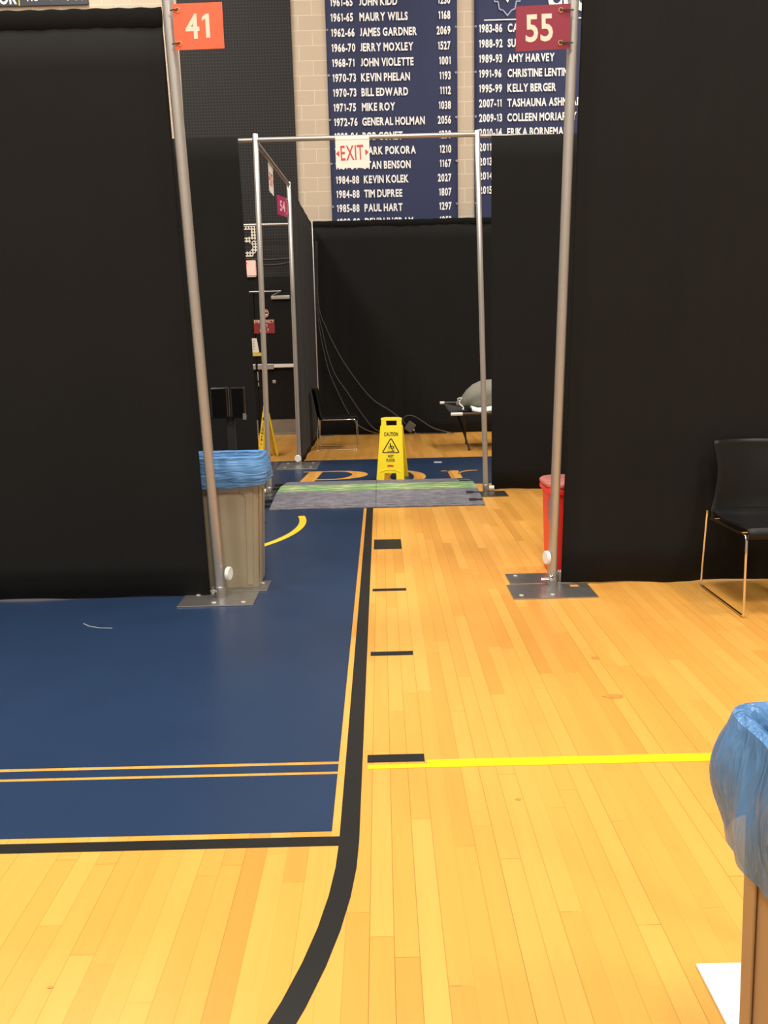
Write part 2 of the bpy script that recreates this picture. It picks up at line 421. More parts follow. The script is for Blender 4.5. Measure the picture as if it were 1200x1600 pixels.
# black perforated panel around the doors, with the white painted numeral
pan = struct(MB().box((-2.035, YB - .02, 4.9), (1.67, .036, 4.9)).build('trim_1', M['perf']), 'black perforated wall panel above the double doors', 'wall panel')
nb = MB()
def three():
    X = T(-2.085, YB - .040, 2.80) @ FACE_CAM
    nb.stroke([(-.16, .40), (.17, .40), (.17, .24), (.10, .21), (-.10, .21)], .075, 0, .003, X)
    nb.stroke([(.10, .21), (.18, .16), (.19, .08), (.12, .0), (-.16, .0)], .075, 0, .003, X)
three(); nb.build('painted_numeral', M['perfwhite'], pan)
# double door
def make_door(n, x0, x1):
    d = struct(MB().box(((x0 + x1) / 2, YB - .03, 1.12), (x1 - x0, .05, 2.20)).build('door_%d' % n, M['door'], bevel=.004))
    MB().box(((x0 + x1) / 2, YB - .060, .125), (x1 - x0 - .06, .006, .215)).build('kick_plate', M['kick'], d)
    pb = MB().box(((x0 + x1) / 2, YB - .105, 1.085), (x1 - x0 - .08, .05, .055)).build('panic_bar', M['white'], d, bevel=.006)
    sgn = 1 if n == 1 else -1
    ex = x0 + .14 if n == 1 else x1 - .14
    MB().box((ex, YB - .095, 1.075), (.26, .075, .085)).build('latch_case', M['alu'], d, bevel=.008)
    cl = MB(); cl.box((x0 + .42 if n == 1 else x1 - .42, YB - .085, 2.135), (.30, .06, .06))
    c = cl.build('door_closer', M['alu'], d, bevel=.012)
    MB().tube([(x0 + .30, YB - .10, 2.17), (x0 + .44, YB - .18, 2.225), (x0 - .06, YB - .14, 2.225)], .009, 8).build('closer_arm', M['alu'], d)
    return d
d1 = make_door(1, -1.955, -1.045); d2 = make_door(2, -2.87, -1.962)
struct(d1, 'black door with panic bar and emergency sign, beside the black side drape', 'door')
struct(d2, 'black door mostly behind the drape with the exit lamp above it', 'door')
MB().box((-1.70, YB - .06, .835), (.055, .02, .05)).build('latch', M['alu'], d1, bevel=.004)
b = MB(); b.box((-1.955, YB - .062, .93), (.012, .012, .14)); b.box((-1.951, YB - .062, .80), (.012, .012, .06)); b.build('light_leak_strip', M['bolt'], d1)  # bright strips added in place of light leaking through the door gap
struct(MB().box((-1.96, YB - .025, 2.338), (1.9, .05, .23)).build('trim_3', M['door']), 'black header over the double doors', 'trim')
struct(MB().box((-1.96, YB - .09, .012), (1.82, .16, .022)).build('trim_2', M['kick'], bevel=.004), 'worn metal threshold under the double doors', 'threshold')

# emergency sign with round pictogram
t = thing('emergency_sign', 'dark red emergency exit sign on the black door', 'sign', (-1.815, YB - .056, 1.58))
sb = MB().box((-1.815, YB - .060, 1.70), (.325, .006, .215)).build('sign_board', M['signred'], t)
b = MB()
for s_, z in (('EMERGENCY', 1.752), ('EXIT', 1.685), ('ONLY', 1.618)):
    b.text(s_, T(-1.815, YB - .064, z) @ FACE_CAM, .046, align='C', bold=.01, xs=.82, thick=.001)
b.build('lettering', M['cream'], sb)
pc = MB().disc((-1.80, YB - .060, 1.90), (0, 1, 0), .072, .008, 8).build('pictogram_disc', M['signred'], t)
b = MB(); X = T(-1.80, YB - .066, 1.90) @ FACE_CAM
b.prism(rect(-.045, .045, -.035, -.012), 0, .002, X); b.stroke([(-.03, .02), (0, .04), (.03, .02)], .014, 0, .002, X); b.ring((-1.80, YB - .066, 1.90), (0, 1, 0), .06, .005)
b.build('pictogram', M['cream'], pc)
t = thing('door_notice', 'white paper notice with a yellow foot taped on the black door', 'notice', (-1.95, YB - .09, 1.25))
MB().prism([(-2.02, 1.30), (-1.915, 1.30), (-1.945, 1.52), (-2.02, 1.52)], 0, .002, T(0, YB - .066, 0) @ FACE_CAM).build('sheet', M['paper'], t)
MB().prism(rect(-2.02, -1.87, 1.245, 1.297), 0, .003, T(0, YB - .066, 0) @ FACE_CAM).build('yellow_band', M['noticeyellow'], t)
b = MB()
for z in (1.47, 1.43, 1.39, 1.35): b.prism(rect(-2.005, -1.985, z, z + .009), 0, .001, T(0, YB - .0685, 0) @ FACE_CAM)
b.build('print', M['blackprint'], t)
t = thing('exit_lamp', 'lit exit sign box above the black double doors', 'exit sign', (-2.06, YB - .04, 2.47))
MB().box((-2.06, YB - .085, 2.585), (.33, .085, .225)).build('housing', M['exitface'], t, bevel=.006)
b = MB(); b.text('EXIT', T(-2.115, YB - .130, 2.50) @ FACE_CAM, .17, width=.185, align='C', bold=.02, thick=.003); b.build('lettering', M['exitred'], t)
MB().box((-2.06, YB - .080, 2.462), (.31, .06, .02)).build('mount', M['white'], t)

# cables drooping across the panel
for i, (z, s_) in enumerate(((2.78, .07), (2.765, .135))):
    pts = [(-2.6 + 1.6 * k / 12, YB - .055 - .01 * i, z - s_ * math.sin(PI * min(1, max(0, (k / 12 - .15) / .85)))) for k in range(13)]
    tag(MB().tube(smoothpath(pts, 3), .007, 8).build('wall_cable', M['cable']), ['thin dark cable drooping over the perforated panel, upper one', 'thin dark cable drooping over the perforated panel, lower one'][i], 'cable')

# ------------------------------------------------------------------ banners
def banner(x0, x1, z0, z1, label, rows, cols, extra=None):
    t = thing('wall_banner', label, 'banner', ((x0 + x1) / 2, YB - .03, z0), group='record banners on the block wall')
    n, k = 24, 12; g = []
    for j in range(k + 1):
        z = z0 + (z1 - z0) * j / k
        g.append([(x0 + (x1 - x0) * i / n, YB - .026 + .006 * math.sin(i * .8 + j * .5), z) for i in range(n + 1)])
    cl = MB().loft(g, False, False, False).build('cloth', M['banner'], t, smooth=True, solid=.003)
    b = MB()
    for z, cells in rows:
        for (x, al), s_ in zip(cols, cells):
            if not s_: continue
            b.text(s_, T(x, YB - .036, z - .051) @ FACE_CAM, .104, align='R' if al == 'R' else 'L', bold=.036, xs={'N': .665, 'R': .60, 'L': .64}[al], thick=.001)
    if extra: extra(b)
    b.build('lettering', M['whiteprint'], cl)
    for z in [z0 + .1 + i * .62 for i in range(int((z1 - z0) / .62) + 1)]:
        for x in (x0 + .02, x1 - .02): MB().ring((x, YB - .034, z), (0, 1, 0), .012, .004, 10).build('grommet', M['alu'], cl)
    return t
r1 = [('1961-65', 'JOHN KIDD', '1230'), ('1961-65', 'MAURY WILLS', '1168'), ('1962-66', 'JAMES GARDNER', '2069'), ('1966-70', 'JERRY MOXLEY', '1527'),
      ('1968-71', 'JOHN VIOLETTE', '1001'), ('1970-73', 'KEVIN PHELAN', '1193'), ('1970-73', 'BILL EDWARD', '1112'), ('1971-75', 'MIKE ROY', '1038'),
      ('1972-76', 'GENERAL HOLMAN', '2056'), ('1980-84', 'BOB GONET', '1230'), ('1980-84', 'MARK POKORA', '1210'), ('1981-84', 'STAN BENSON', '1167'),
      ('1984-88', 'KEVIN KOLEK', '2027'), ('1984-88', 'TIM DUPREE', '1807'), ('1985-88', 'PAUL HART', '1297'), ('1988-90', 'DEVIN INGRAM', '1252')]
rows1 = [(6.318 - .2055 * i, r) for i, r in enumerate(r1)]
banner(-.69, 1.252, 2.75, 7.9, 'navy banner listing names from john kidd down to paul hart, behind the paper exit sign', rows1, [(-.612, 'L'), (-.187, 'N'), (1.152, 'R')])
r2 = [('1983-86', 'CA'), ('1988-92', 'SU'), ('1989-93', 'AMY HARVEY'), ('1991-96', 'CHRISTINE LENTINE'), ('1995-99', 'KELLY BERGER'), ('2007-11', 'TASHAUNA ASHMEADE'),
      ('2009-13', 'COLLEEN MORIARTY'), ('2010-14', 'ERIKA BORNEMANN'), ('2011', ''), ('2013', ''), ('2014', ''), ('2015', '')]
rows2 = [(5.918 - .2055 * i, r) for i, r in enumerate(r2)]
def extra2(b):
    b.prism(rect(1.65, 3.30, 6.022, 6.038), 0, .001, T(0, YB - .036, 0) @ FACE_CAM)
    b.text('CLUB', T(2.585, YB - .036, 6.155) @ FACE_CAM, .40, width=.80, bold=.05, thick=.001)
b2 = banner(1.505, 3.45, 2.75, 7.9, 'navy banner with a white rule and pointed emblem, behind the maroon number sign', rows2, [(1.575, 'L'), (2.00, 'N')], extra2)
e = MB(); X = T(1.995, YB - .036, 6.085) @ FACE_CAM
e.stroke([(-.26, .26), (-.20, .25), (-.19, .19), (-.14, .19), (-.12, .09), (-.06, .07), (0, 0), (.06, .07), (.11, .09), (.13, .19), (.18, .19), (.20, .25), (.26, .26)], .016, 0, .001, X)
e.build('emblem_outline', M['emblem'], b2)
e = MB(); e.prism([(-.03, .26), (.035, .26), (.03, .22), (0, .17), (-.03, .22)], 0, .001, X); e.stroke([(-.10, .30), (-.06, .22)], .012, 0, .001, X); e.stroke([(.10, .30), (.06, .22)], .012, 0, .001, X); e.build('emblem_core', M['whiteprint'], b2)
t = thing('record_board', 'dark record board high on the block wall above the drape by the orange number sign', 'board', (-5.15, YB - .02, 6.35))
MB().box((-5.15, YB - .025, 7.05), (1.98, .03, 1.36)).build('board', M['board'], t)
b = MB()
b.text('OR', T(-5.46, YB - .042, 6.40) @ FACE_CAM, .16, width=.26, bold=.03, thick=.001)
b.text('NO', T(-5.045, YB - .042, 6.43) @ FACE_CAM, .13, width=.17, bold=.02, thick=.001)
b.text('T', T(-4.70, YB - .042, 6.43) @ FACE_CAM, .13, bold=.02, xs=.1, thick=.001)
b.text('PTS', T(-4.335, YB - .042, 6.43) @ FACE_CAM, .13, width=.25, bold=.02, thick=.001, align='C')
b.build('lettering', M['whiteprint'], t)
MB().box((-5.165, YB - .043, 7.05), (.014, .004, 1.36)).build('divider', M['noticeyellow'], t)

# ------------------------------------------------------------------ drapes, stands, crossbars
def drape(p0b, p0t, p1b, p1t, z0, z1, label, seed, folds=7, amp=.02, group='black pipe and drape curtains', hem=True, nx=120, off=0.0):
    """a hanging cloth between two edges; p?b / p?t are (x, y) at the foot and at the top"""
    rnd = random.Random(seed)
    ph = [(rnd.uniform(.6, 1.5) * folds, rnd.uniform(0, 6.28), rnd.uniform(.4, 1)) for _ in range(4)]
    d = Vector((p1b[0] - p0b[0], p1b[1] - p0b[1], 0)); L = d.length; nrm = Vector((d.y, -d.x, 0)).normalized()
    t = thing('drape', label, 'curtain', ((p0b[0] + p1b[0]) / 2, (p0b[1] + p1b[1]) / 2, z0), group=group)
    nz = 16; g = []
    zt = z1 - (.085 if hem else 0)
    for j in range(nz + 1):
        v = j / nz; z = z0 + (zt - z0) * v; row = []
        for i in range(nx + 1):
            u = i / nx
            x = (p0b[0] * (1 - v) + p0t[0] * v) * (1 - u) + (p1b[0] * (1 - v) + p1t[0] * v) * u
            y = (p0b[1] * (1 - v) + p0t[1] * v) * (1 - u) + (p1b[1] * (1 - v) + p1t[1] * v) * u
            w = 0
            for k, (f, a, s_) in enumerate(ph):
                w += s_ * math.sin(f * u * L * 1.6 + a + .7 * v * math.sin(k + a)) ** (3 if k < 2 else 1)
            w *= amp * (.45 + .55 * (1 - v)) * .5
            q = Vector((x, y, z)) + nrm * (w + off); q.z += .004 * math.sin(9 * u * L) if j == 0 else 0
            row.append(q)
        g.append(row)
    MB().loft(g, False, False, False).build('cloth', M['drape'], t, smooth=True, solid=.004)
    if hem:
        rings = []
        for i in range(nx + 1):
            u = i / nx
            w = sum(s_ * math.sin(f * u * L * 1.6 + a + .7 * math.sin(k + a)) ** (3 if k < 2 else 1) for k, (f, a, s_) in enumerate(ph)) * amp * .225
            c = Vector((p0t[0] * (1 - u) + p1t[0] * u, p0t[1] * (1 - u) + p1t[1] * u, z1 - .043)) + nrm * (w * .4 + off)
            rings.append([c + nrm * (.015 * math.cos(k * PI / 5)) + Vector((0, 0, .045 * math.sin(k * PI / 5) + .002 * math.sin(i * .9))) for k in range(10)])
        MB().loft(rings, True, True).build('rod_pocket', M['drapehem'], t, smooth=True)
    return t

def stand(name_label, base, top, r, plates, knobs, group, plate_mat='steel', bolts=(), hole=None, extra=None):
    t = thing('drape_stand', name_label, 'stand', (base[0], base[1], 0), group=group)
    b0 = Vector((base[0], base[1], .008)); t0 = Vector(top)
    MB().tube([b0, b0.lerp(t0, .3), b0.lerp(t0, .6), t0 - (t0 - b0).normalized() * .006, t0], [r, r, r, r, r * .8], 20).build('pole', M['alu'], t, smooth=True)
    p = MB(); x0, x1, y0, y1 = plates
    if hole:
        hx0, hx1, hy0, hy1 = hole
        for q in (rect(x0, hx0, y0, y1), rect(hx1, x1, y0, y1), rect(hx0, hx1, y0, hy0), rect(hx0, hx1, hy1, y1)): p.prism(q, 0, .007)
    else: p.prism(rect(x0, x1, y0, y1), 0, .007)
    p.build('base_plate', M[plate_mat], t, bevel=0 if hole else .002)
    s = MB(); s.tube([(base[0], base[1], .007), (base[0], base[1], .06), (base[0], base[1], .065)], [r * 1.25, r * 1.25, r * 1.1], 18); s.build('socket', M['steel'], t, smooth=True)
    for (x, y) in bolts: MB().tube([(x, y, .007), (x, y, .010), (x, y, .012)], [.013, .013, .006], 12).build('bolt', M['bolt'], t, smooth=True)
    for (c, ax, rr, h) in knobs:
        MB().disc(c, ax, rr, h).build('end_plug', M['white'], t, smooth=True)
    if extra: extra(t)
    return t
def bar(p0, p1, r, label, group):
    return tag(MB().tube([p0, p1], r, 16).build('crossbar', M['alu'], smooth=True), label, 'pole', group)

GS = 'aluminium drape stands'
YN = 4.43
def clip_left(t):
    b = MB(); b.tube([(-.965, 4.40, .045), (-.925, 4.38, .05)], .010, 10); b.tube([(-.955, 4.385, .03), (-.955, 4.385, .075)], .007, 8); b.build('chrome_clip', M['chrome'], t, smooth=True)
stand('tall aluminium pole carrying the orange number sign', (-.92, YN), (-1.003, YN, 3.32), .0255, (-1.125, -.715, 4.25, 4.505), [((-.868, YN - .01, .137), (1, -.25, 0), .037, .022)], GS,
      bolts=((-.935, 4.30), (-.775, 4.30), (-1.05, 4.45)), extra=clip_left)
stand('aluminium pole right behind the one with the orange number sign', (-.945, 4.56), (-1.020, 4.54, 3.32), .0255, (-1.085, -.675, 4.515, 4.72), [], GS, bolts=((-.72, 4.66), (-1.03, 4.56)))
def clip_right(t):
    b = MB(); b.tube([(.875, 4.475, .045), (.935, 4.465, .05)], .006, 8); b.ring((.935, 4.465, .05), (0, 1, 0), .014, .005, 12); b.build('chrome_clip', M['chrome'], t, smooth=True)
stand('tall aluminium pole carrying the maroon number sign', (.94, 4.50), (1.006, 4.50, 3.32), .0255, (.685, 1.14, 4.245, 4.505), [((.907, 4.485, .167), (-1, -.25, 0), .038, .022)], GS,
      bolts=((.735, 4.30), (.905, 4.30)), hole=(1.035, 1.085, 4.44, 4.49), extra=clip_right)
stand('short aluminium stub stand against the red bin foot', (1.0, 4.565), (1.002, 4.565, .070), .020, (.71, 1.16, 4.525, 4.735), [], GS, bolts=((.765, 4.69),))
drape((-2.9, YN + .02), (-2.9, YN + .02), (-.982, YN + .02), (-1.03, YN + .02), .006, 3.0, 'black drape hanging beside the orange number sign pole', 3, 6, .016)
drape((1.0, 4.52), (1.05, 4.52), (2.9, 4.50), (2.9, 4.50), .006, 3.42, 'black drape behind the nearer chrome-legged chair', 5, 7, .018)

YA = 7.75
def footL(t): MB().tube([(-1.26, YA - .02, .028), (-1.115, YA - .02, .028)], .021, 14).build('foot_bar', M['white'], t, smooth=True)
def footR(t): MB().tube([(.985, 7.60, .030), (1.032, 7.60, .030)], .022, 14).build('foot_bar', M['white'], t, smooth=True)
stand('aluminium frame pole at the end of the grey cable ramp nearer the blue-lined beige bin', (-1.085, YA), (-1.048, YA, 3.20), .0245, (-1.34, -1.03, 7.55, 7.9), [], GS, plate_mat='darksteel', extra=footL)
stand('aluminium frame pole at the ramp end beside the hanging black drape', (.957, 7.60), (.895, YA, 3.185), .0245, (.875, 1.125, 7.30, 7.56), [], GS, plate_mat='darksteel', extra=footR)
stand('aluminium pole with white floor plug carrying the magenta number sign', (-.990, 9.72), (-.975, 9.75, 3.17), .0245, (-1.215, -.745, 9.30, 9.86), [((-1.0, 9.675, .075), (0, 1, 0), .040, .03)], GS,
      bolts=((-1.13, 9.42), (-1.13, 9.76), (-.83, 9.42), (-.83, 9.76)))
stand('aluminium pole in the far corner where two black drapes meet', (-.965, 12.965), (-.965, 12.965, 3.21), .0245, (-.955 - .2, -.955 + .2, 12.75, 13.08), [], GS)
GB = 'crossbars of the drape frames'
bar((-1.048, YA, 3.150), (.897, YA, 3.152), .020, 'aluminium crossbar spanning the passage with the paper exit sign', GB)
bar((-2.7, YA, 3.122), (-1.074, YA, 3.148), .018, 'aluminium crossbar stub over the drape behind the beige bin', GB)
bar((.922, YA, 3.138), (2.7, YA, 3.10), .017, 'aluminium crossbar stub above the drape beyond the red bin', GB)
bar((-1.046, YA + .03, 3.135), (-.977, 9.72, 3.14), .020, 'aluminium side crossbar receding towards the magenta number sign', GB)
bar((-2.9, 12.965, 3.175), (-.992, 12.965, 3.175), .018, 'pale crossbar end in front of the perforated panel', GB)
drape((-2.9, 7.70), (-2.9, 7.70), (-1.155, 7.70), (-1.195, 7.70), .006, 3.166, 'black drape behind the blue-lined beige bin', 11, 7, .012, hem=False, off=.0)
drape((1.017, 7.65), (1.012, 7.69), (2.9, 7.65), (2.9, 7.69), .006, 3.126, 'black drape beyond the red bin, next to the ramp end', 13, 9, .022, hem=False)
drape((-.960, 9.84), (-.975, 9.80), (-.975, 12.86), (-.972, 12.86), .006, 3.15, 'black drape receding along the passage behind the far chair', 17, 6, .014, hem=False)
drape((-.968, 12.91), (-.962, 12.91), (2.9, 12.91), (2.9, 12.91), .006, 3.196, 'wide black drape closing the far end behind the caution sign', 19, 5, .03)

# ------------------------------------------------------------------ number signs and paper exit signs
def number_sign(name, label, X, w, h, mt, num, numw, cap, grx, lean, poledir):
    """X puts the drawing plane (x right, y up) in place, origin at the lower corner beside x=0"""
    t = thing('number_sign', label, 'sign', X.translation, group='number signs on the poles')
    sh = MB().prism([(0, 0), (w, lean * w), (w, lean * w + h), (0, h)], 0, .002, X).build('sheet', mt, t)
    b = MB(); b.text(num, X @ T(w * .5 + numw[1], h * .5 - cap / 2 + lean * w / 2, .002) @ Matrix.Rotation(lean, 4, 'Z'), cap, width=numw[0], align='C', bold=.02, thick=.001); b.build('lettering', M['cream'], sh)
    for y in (.028, h - .028):
        c = X @ Vector((grx, y + lean * grx, .003)); MB().ring(c, X.to_3x3() @ Vector((0, 0, 1)), .010, .0035, 14).build('grommet', M['brass'], sh, smooth=True)
        a = X @ Vector((grx, y + lean * grx, .006)); e = X @ Vector((grx + poledir, y + lean * grx - .004, .012))
        MB().tube([a, a.lerp(e, .5) + Vector((0, 0, .002)), e], .0035, 6).build('zip_tie', M['zip'], t)
    return t
number_sign('number_sign', 'orange sign numbered 41 tied to a pole', T(-.962, YN - .034, 2.788) @ Matrix.Rotation(-.03, 4, 'Z') @ FACE_CAM, .240, .205, M['orange'], '41', (.118, -.005), .106, .022, .006, -.035)
number_sign('number_sign', 'maroon sign numbered 55 tied to a pole', T(.708, 4.46, 2.766) @ FACE_CAM, .268, .203, M['maroon'], '55', (.135, -.018), .118, .220, .03, .062)
ang = math.atan2(.23, .085)
number_sign('number_sign', 'magenta sign numbered 54 seen at a slant on a farther pole', T(-1.085, 9.50, 2.79) @ Matrix.Rotation(ang, 4, 'Z') @ FACE_CAM, .245, .205, M['magenta'], '54', (.12, 0), .105, .225, .0, .03)

def exit_paper(label, X, w, h):
    t = thing('paper_exit_sign', label, 'sign', X.translation, group='paper exit signs hung from crossbars')
    rnd = random.Random(2); n = 14
    bot = [(w * i / n, rnd.uniform(-.006, .004)) for i in range(n + 1)]
    sh = MB().prism(bot + [(w, h), (0, h)], 0, .0015, X).build('sheet', M['paper'], t)
    b = MB(); Y = X @ T(w * .5, h * .30, .0016) @ Matrix.Rotation(.03, 4, 'Z')
    b.text('EXIT', Y @ T(-.003, -.012, 0), .120, width=.200, align='C', bold=.012, thick=.001)
    b.prism([(-.145, .045), (-.116, .072), (-.116, .018)], 0, .001, Y); b.prism([(.143, .045), (.113, .072), (.113, .018)], 0, .001, Y)
    b.build('lettering', M['redprint'], sh)
    MB().box((w / 2, h - .012, .003), (w, .03, .002), X).build('tape', M['sheet'], t)
    return t
exit_paper('white paper exit sign with red letters hung from the passage crossbar', T(-.349, YA - .024, 2.895) @ FACE_CAM, .297, .262)
exit_paper('white paper exit sign seen nearly edge-on under the receding side crossbar', T(-1.036, 8.46, 2.850) @ Matrix.Rotation(PI / 2 - .03, 4, 'Z') @ FACE_CAM, .28, .262)

# ------------------------------------------------------------------ bins and liners
def rr(w, d, r, z, cx=0, cy=0, n=6):
    out = []
    for (sx, sy, a0) in ((1, 1, 0), (-1, 1, 90), (-1, -1, 180), (1, -1, 270)):
        for k in range(n + 1):
            a = math.radians(a0 + 90 * k / n)
            out.append(Vector((cx + sx * (w / 2 - r) + r * math.cos(a), cy + sy * (d / 2 - r) + r * math.sin(a), z)))
    return out
def perim(w, d, r, n):
    """n evenly spaced points and outward normals around a rounded rectangle"""
    pts = rr(w, d, r, 0, n=10); pts.append(pts[0]); acc = [0]
    for a, b in zip(pts, pts[1:]): acc.append(acc[-1] + (b - a).length)
    out = []; j = 0
    for k in range(n):
        s = acc[-1] * k / n
        while acc[j + 1] < s: j += 1
        f = (s - acc[j]) / max(1e-9, acc[j + 1] - acc[j]); p = pts[j].lerp(pts[j + 1], f)
        q = pts[j + 1] - pts[j]; out.append((p, Vector((q.y, -q.x, 0)).normalized(), s))
    return out
def slim_bin(label, loc, w, d, h, mt, wb, db, group, rz=0, rib=True):
    t = thing('waste_bin', label, 'bin', loc, rz, group, local=True)
    th = .006
    rings = [rr(wb, db, .03, 0), rr(wb + .004, db + .004, .032, .006)]
    for k in range(1, 9): 
        f = k / 8; rings.append(rr(wb + (w - .02 - wb) * f, db + (d - .02 - db) * f, .032, .006 + (h - .05) * f))
    rings += [rr(w, d, .036, h - .040), rr(w + .004, d + .004, .038, h - .004), rr(w, d, .036, h), rr(w - .02, d - .02, .03, h - .002), rr(w - .03, d - .03, .03, h - .05), rr(wb - .01, db - .01, .026, .012)]
    bd = MB().loft(rings).build('body', mt, t, smooth=True)
    if rib:
        for (wt, wbt, dt, dbt, a) in ((w - .02, wb, d - .02, db, 0), (w - .02, wb, d - .02, db, PI), (d - .02, db, w - .02, wb, PI / 2), (d - .02, db, w - .02, wb, -PI / 2)):
            al = math.atan2((dt - dbt) / 2, h - .05)
            X = Matrix.Rotation(a, 4, 'Z') @ T(0, -dbt / 2 - .001, .006) @ Matrix.Rotation(al, 4, 'X') @ FACE_CAM
            H = h - .06; b = MB()
            et, eb = wt / 2 - .03, wbt / 2 - .028
            it, ib = wt / 2 - .078, wbt / 2 - .062
            c = [(it - .03, H - .142), (it - .01, H - .15), (it, H - .175)]
            b.prism([(eb, .01), (et, H), (it - .03, H), ] + c + [(ib, .01)], 0, .005, X)
            b.prism([(-eb, .01), (-et, H), (-it + .03, H)] + [(-x, y) for x, y in c] + [(-ib, .01)], 0, .005, X)
            b.prism(rect(-it + .03, it - .03, H - .142, H), 0, .005, X)
            b.build('face_rib', mt, bd, bevel=.003)
    return t
def liner(label, loc, w, d, h, mt, seed, drop=.17, bulge=.022, rz=0, lobe=None):
    t = thing('bin_liner', label, 'bin liner', (loc[0], loc[1], loc[2] + h), rz, 'plastic bin liners', local=True)
    rnd = random.Random(seed); P = perim(w + .012, d + .012, .042, 220); rings = []
    waves = [(rnd.uniform(14, 60), rnd.uniform(0, 6.28), rnd.uniform(.3, 1)) for _ in range(7)]
    slow = [(rnd.uniform(3, 8), rnd.uniform(0, 6.28), rnd.uniform(.4, 1)) for _ in range(4)]
    levels = [(-.22, -.05, 0), (-.10, -.04, .5), (-.02, -.026, .3), (.004, -.016, .15), (.010, -.004, .1), (.004, .008, .15), (-.02, .014, .4)] + [(-.02 - (drop - .02) * k / 9, .016 + bulge * math.sin(PI * k / 9) * .9, .5 + .5 * k / 9) for k in range(1, 10)]
    for li, (z, o, wv) in enumerate(levels):
        row = []
        for (p, n, s) in P:
            wob = sum(a * math.sin(f * s + ph + z * (18 if i % 2 else -22)) for i, (f, ph, a) in enumerate(waves)) / 7
            sl = sum(a * math.sin(f * s + ph) for f, ph, a in slow) / 4
            off = o + wv * (wob * .034 + (sl * .014 if z < 0 and li > 5 else 0)); zz = z
            if li > 6:
                fr = (li - 6) / 9; zz = z + fr * sl * .05 + fr * wob * .012
                off = max(off, .010)
            if lobe:
                dd = (p - Vector((*lobe[0], 0))).length
                if li > 4: off += lobe[1] * math.exp(-(dd / lobe[2]) ** 2) * math.sin(PI * min(1, max(0, (li - 4) / 11)))
            row.append(p + n * off + Vector((0, 0, zz)))
        rings.append(row)
    MB().loft(rings, False, False).build('film', mt, t, smooth=True)
    return t
slim_bin('beige bin standing behind the orange number sign pole', (-.968, 4.695, .0075), .56, .29, .752, M['beige'], .475, .235, 'slim waste bins')
liner('blue plastic liner folded over the beige bin behind the pole', (-.968, 4.695, .0075), .56, .29, .752, M['bluefilm'], 4, drop=.160, bulge=.010, lobe=((.28, -.145), .010, .12))
slim_bin('tan bin close to the camera with a blue liner', (.706, .962, 0), .29, .56, .762, M['beige2'], .245, .49, 'slim waste bins')
liner('crumpled translucent blue liner over the tan bin close by', (.706, .962, 0), .29, .56, .762, M['bluefilm2'], 9, drop=.20, bulge=.013, lobe=((-.145, .28), .010, .10))

t = slim_bin('red bin with a pink lid tucked behind the maroon sign pole', (1.102, 4.79, .0075), .30, .34, .525, M['redbin'], .25, .29, 'slim waste bins', rib=False)
MB().loft([rr(.315, .355, .09, .527), rr(.335, .375, .11, .531), rr(.335, .375, .11, .545), rr(.315, .355, .10, .553)]).build('lid', M['pink'], t, smooth=True)
MB().loft([rr(.298, .338, .04, .487), rr(.318, .358, .06, .492), rr(.318, .358, .06, .512), rr(.30, .34, .05, .518)], False, False).build('collar', M['redbin'], t, smooth=True)
MB().box((-.1365, -.11, .40), (.004, .09, .12), Matrix.Rotation(-.045, 4, 'Y') @ T(.008, 0, 0)).build('liner_patch', M['purple'], t)  # added patch stands for the bin's liner visible on the left face

stand('pole with a steel base plate, its glare painted white, peeking out behind the tan bin', (1.0, 1.46), (1.01, 1.46, 3.2), .0255, (.66, 1.10, 1.30, 1.578), [], GS, plate_mat='white', bolts=((.95, 1.54),))  # steel plate coloured white to imitate reflected hall light

# ------------------------------------------------------------------ cable ramps
def ramp(x0, x1, label, first):
    t = thing('cable_ramp', label, 'cable ramp', ((x0 + x1) / 2, 7.6, 0), group='cable ramp sections')
    def slab(pts): 
        b = MB(); b.loft([[Vector((x, y, z)) for (y, z) in pts] for x in (x0, x1)]); return b
    slab([(6.90, 0), (6.90, .012), (7.46, .060), (7.46, 0)]).build('front_ramp', M['rubber'], t, bevel=.003)
    slab([(7.81, 0), (7.81, .060), (8.33, .012), (8.33, 0)]).build('rear_ramp', M['rubber'], t, bevel=.003)
    slab([(7.462, 0), (7.462, .062), (7.808, .062), (7.808, 0)]).build('lid', M['green'], t, bevel=.003)
    # raised tread outlines near the toe
    X = T(0, 6.90, .0125) @ Matrix.Rotation(math.atan2(.048, .56), 4, 'X'); b = MB()
    w = x1 - x0
    for (a, c) in ((.09, .24), (.42, .56), (.62, .78)) if first else ((.10, .24), (.50, .62), (.70, .84)):
        b.stroke([(x0 + w * a, .05), (x0 + w * a, .16)], .006, 0, .002, X); b.stroke([(x0 + w * c, .05), (x0 + w * c, .16)], .006, 0, .002, X)
        b.stroke([(x0 + w * a, .05), (x0 + w * c, .05)], .004, 0, .002, X)
    b.build('front_tread', M['rubber'], t)
    # puzzle connectors
    for y, zz in ((7.05, .028), (7.30, .048), (7.95, .050), (8.18, .03)):
        c = MB()
        sl = math.atan2(.048, .56) * (1 if y < 7.6 else -1)
        if first:
            X = T(x0, y, 0)
            c.prism([(0, -.02), (-.05, -.02), (-.05, -.045), (-.105, -.045), (-.105, .045), (-.05, .045), (-.05, .02), (0, .02)], .001, .024, X)
        else:
            X = T(x1, y, zz - .001) @ Matrix.Rotation(sl, 4, 'X')
            c.prism([(0, -.018), (-.05, -.018), (-.06, -.038), (-.12, -.038), (-.12, .038), (-.06, .038), (-.05, .018), (0, .018)], 0, .003, X)
        c.build('connector', M['blackrubber'], t)
    return t
ramp(-.979, -.068, 'grey rubber cable ramp section with more worn green lid, nearer the beige bin', True)
ramp(-.066, .862, 'grey rubber cable ramp section with green lid at the frame pole by the drape', False)

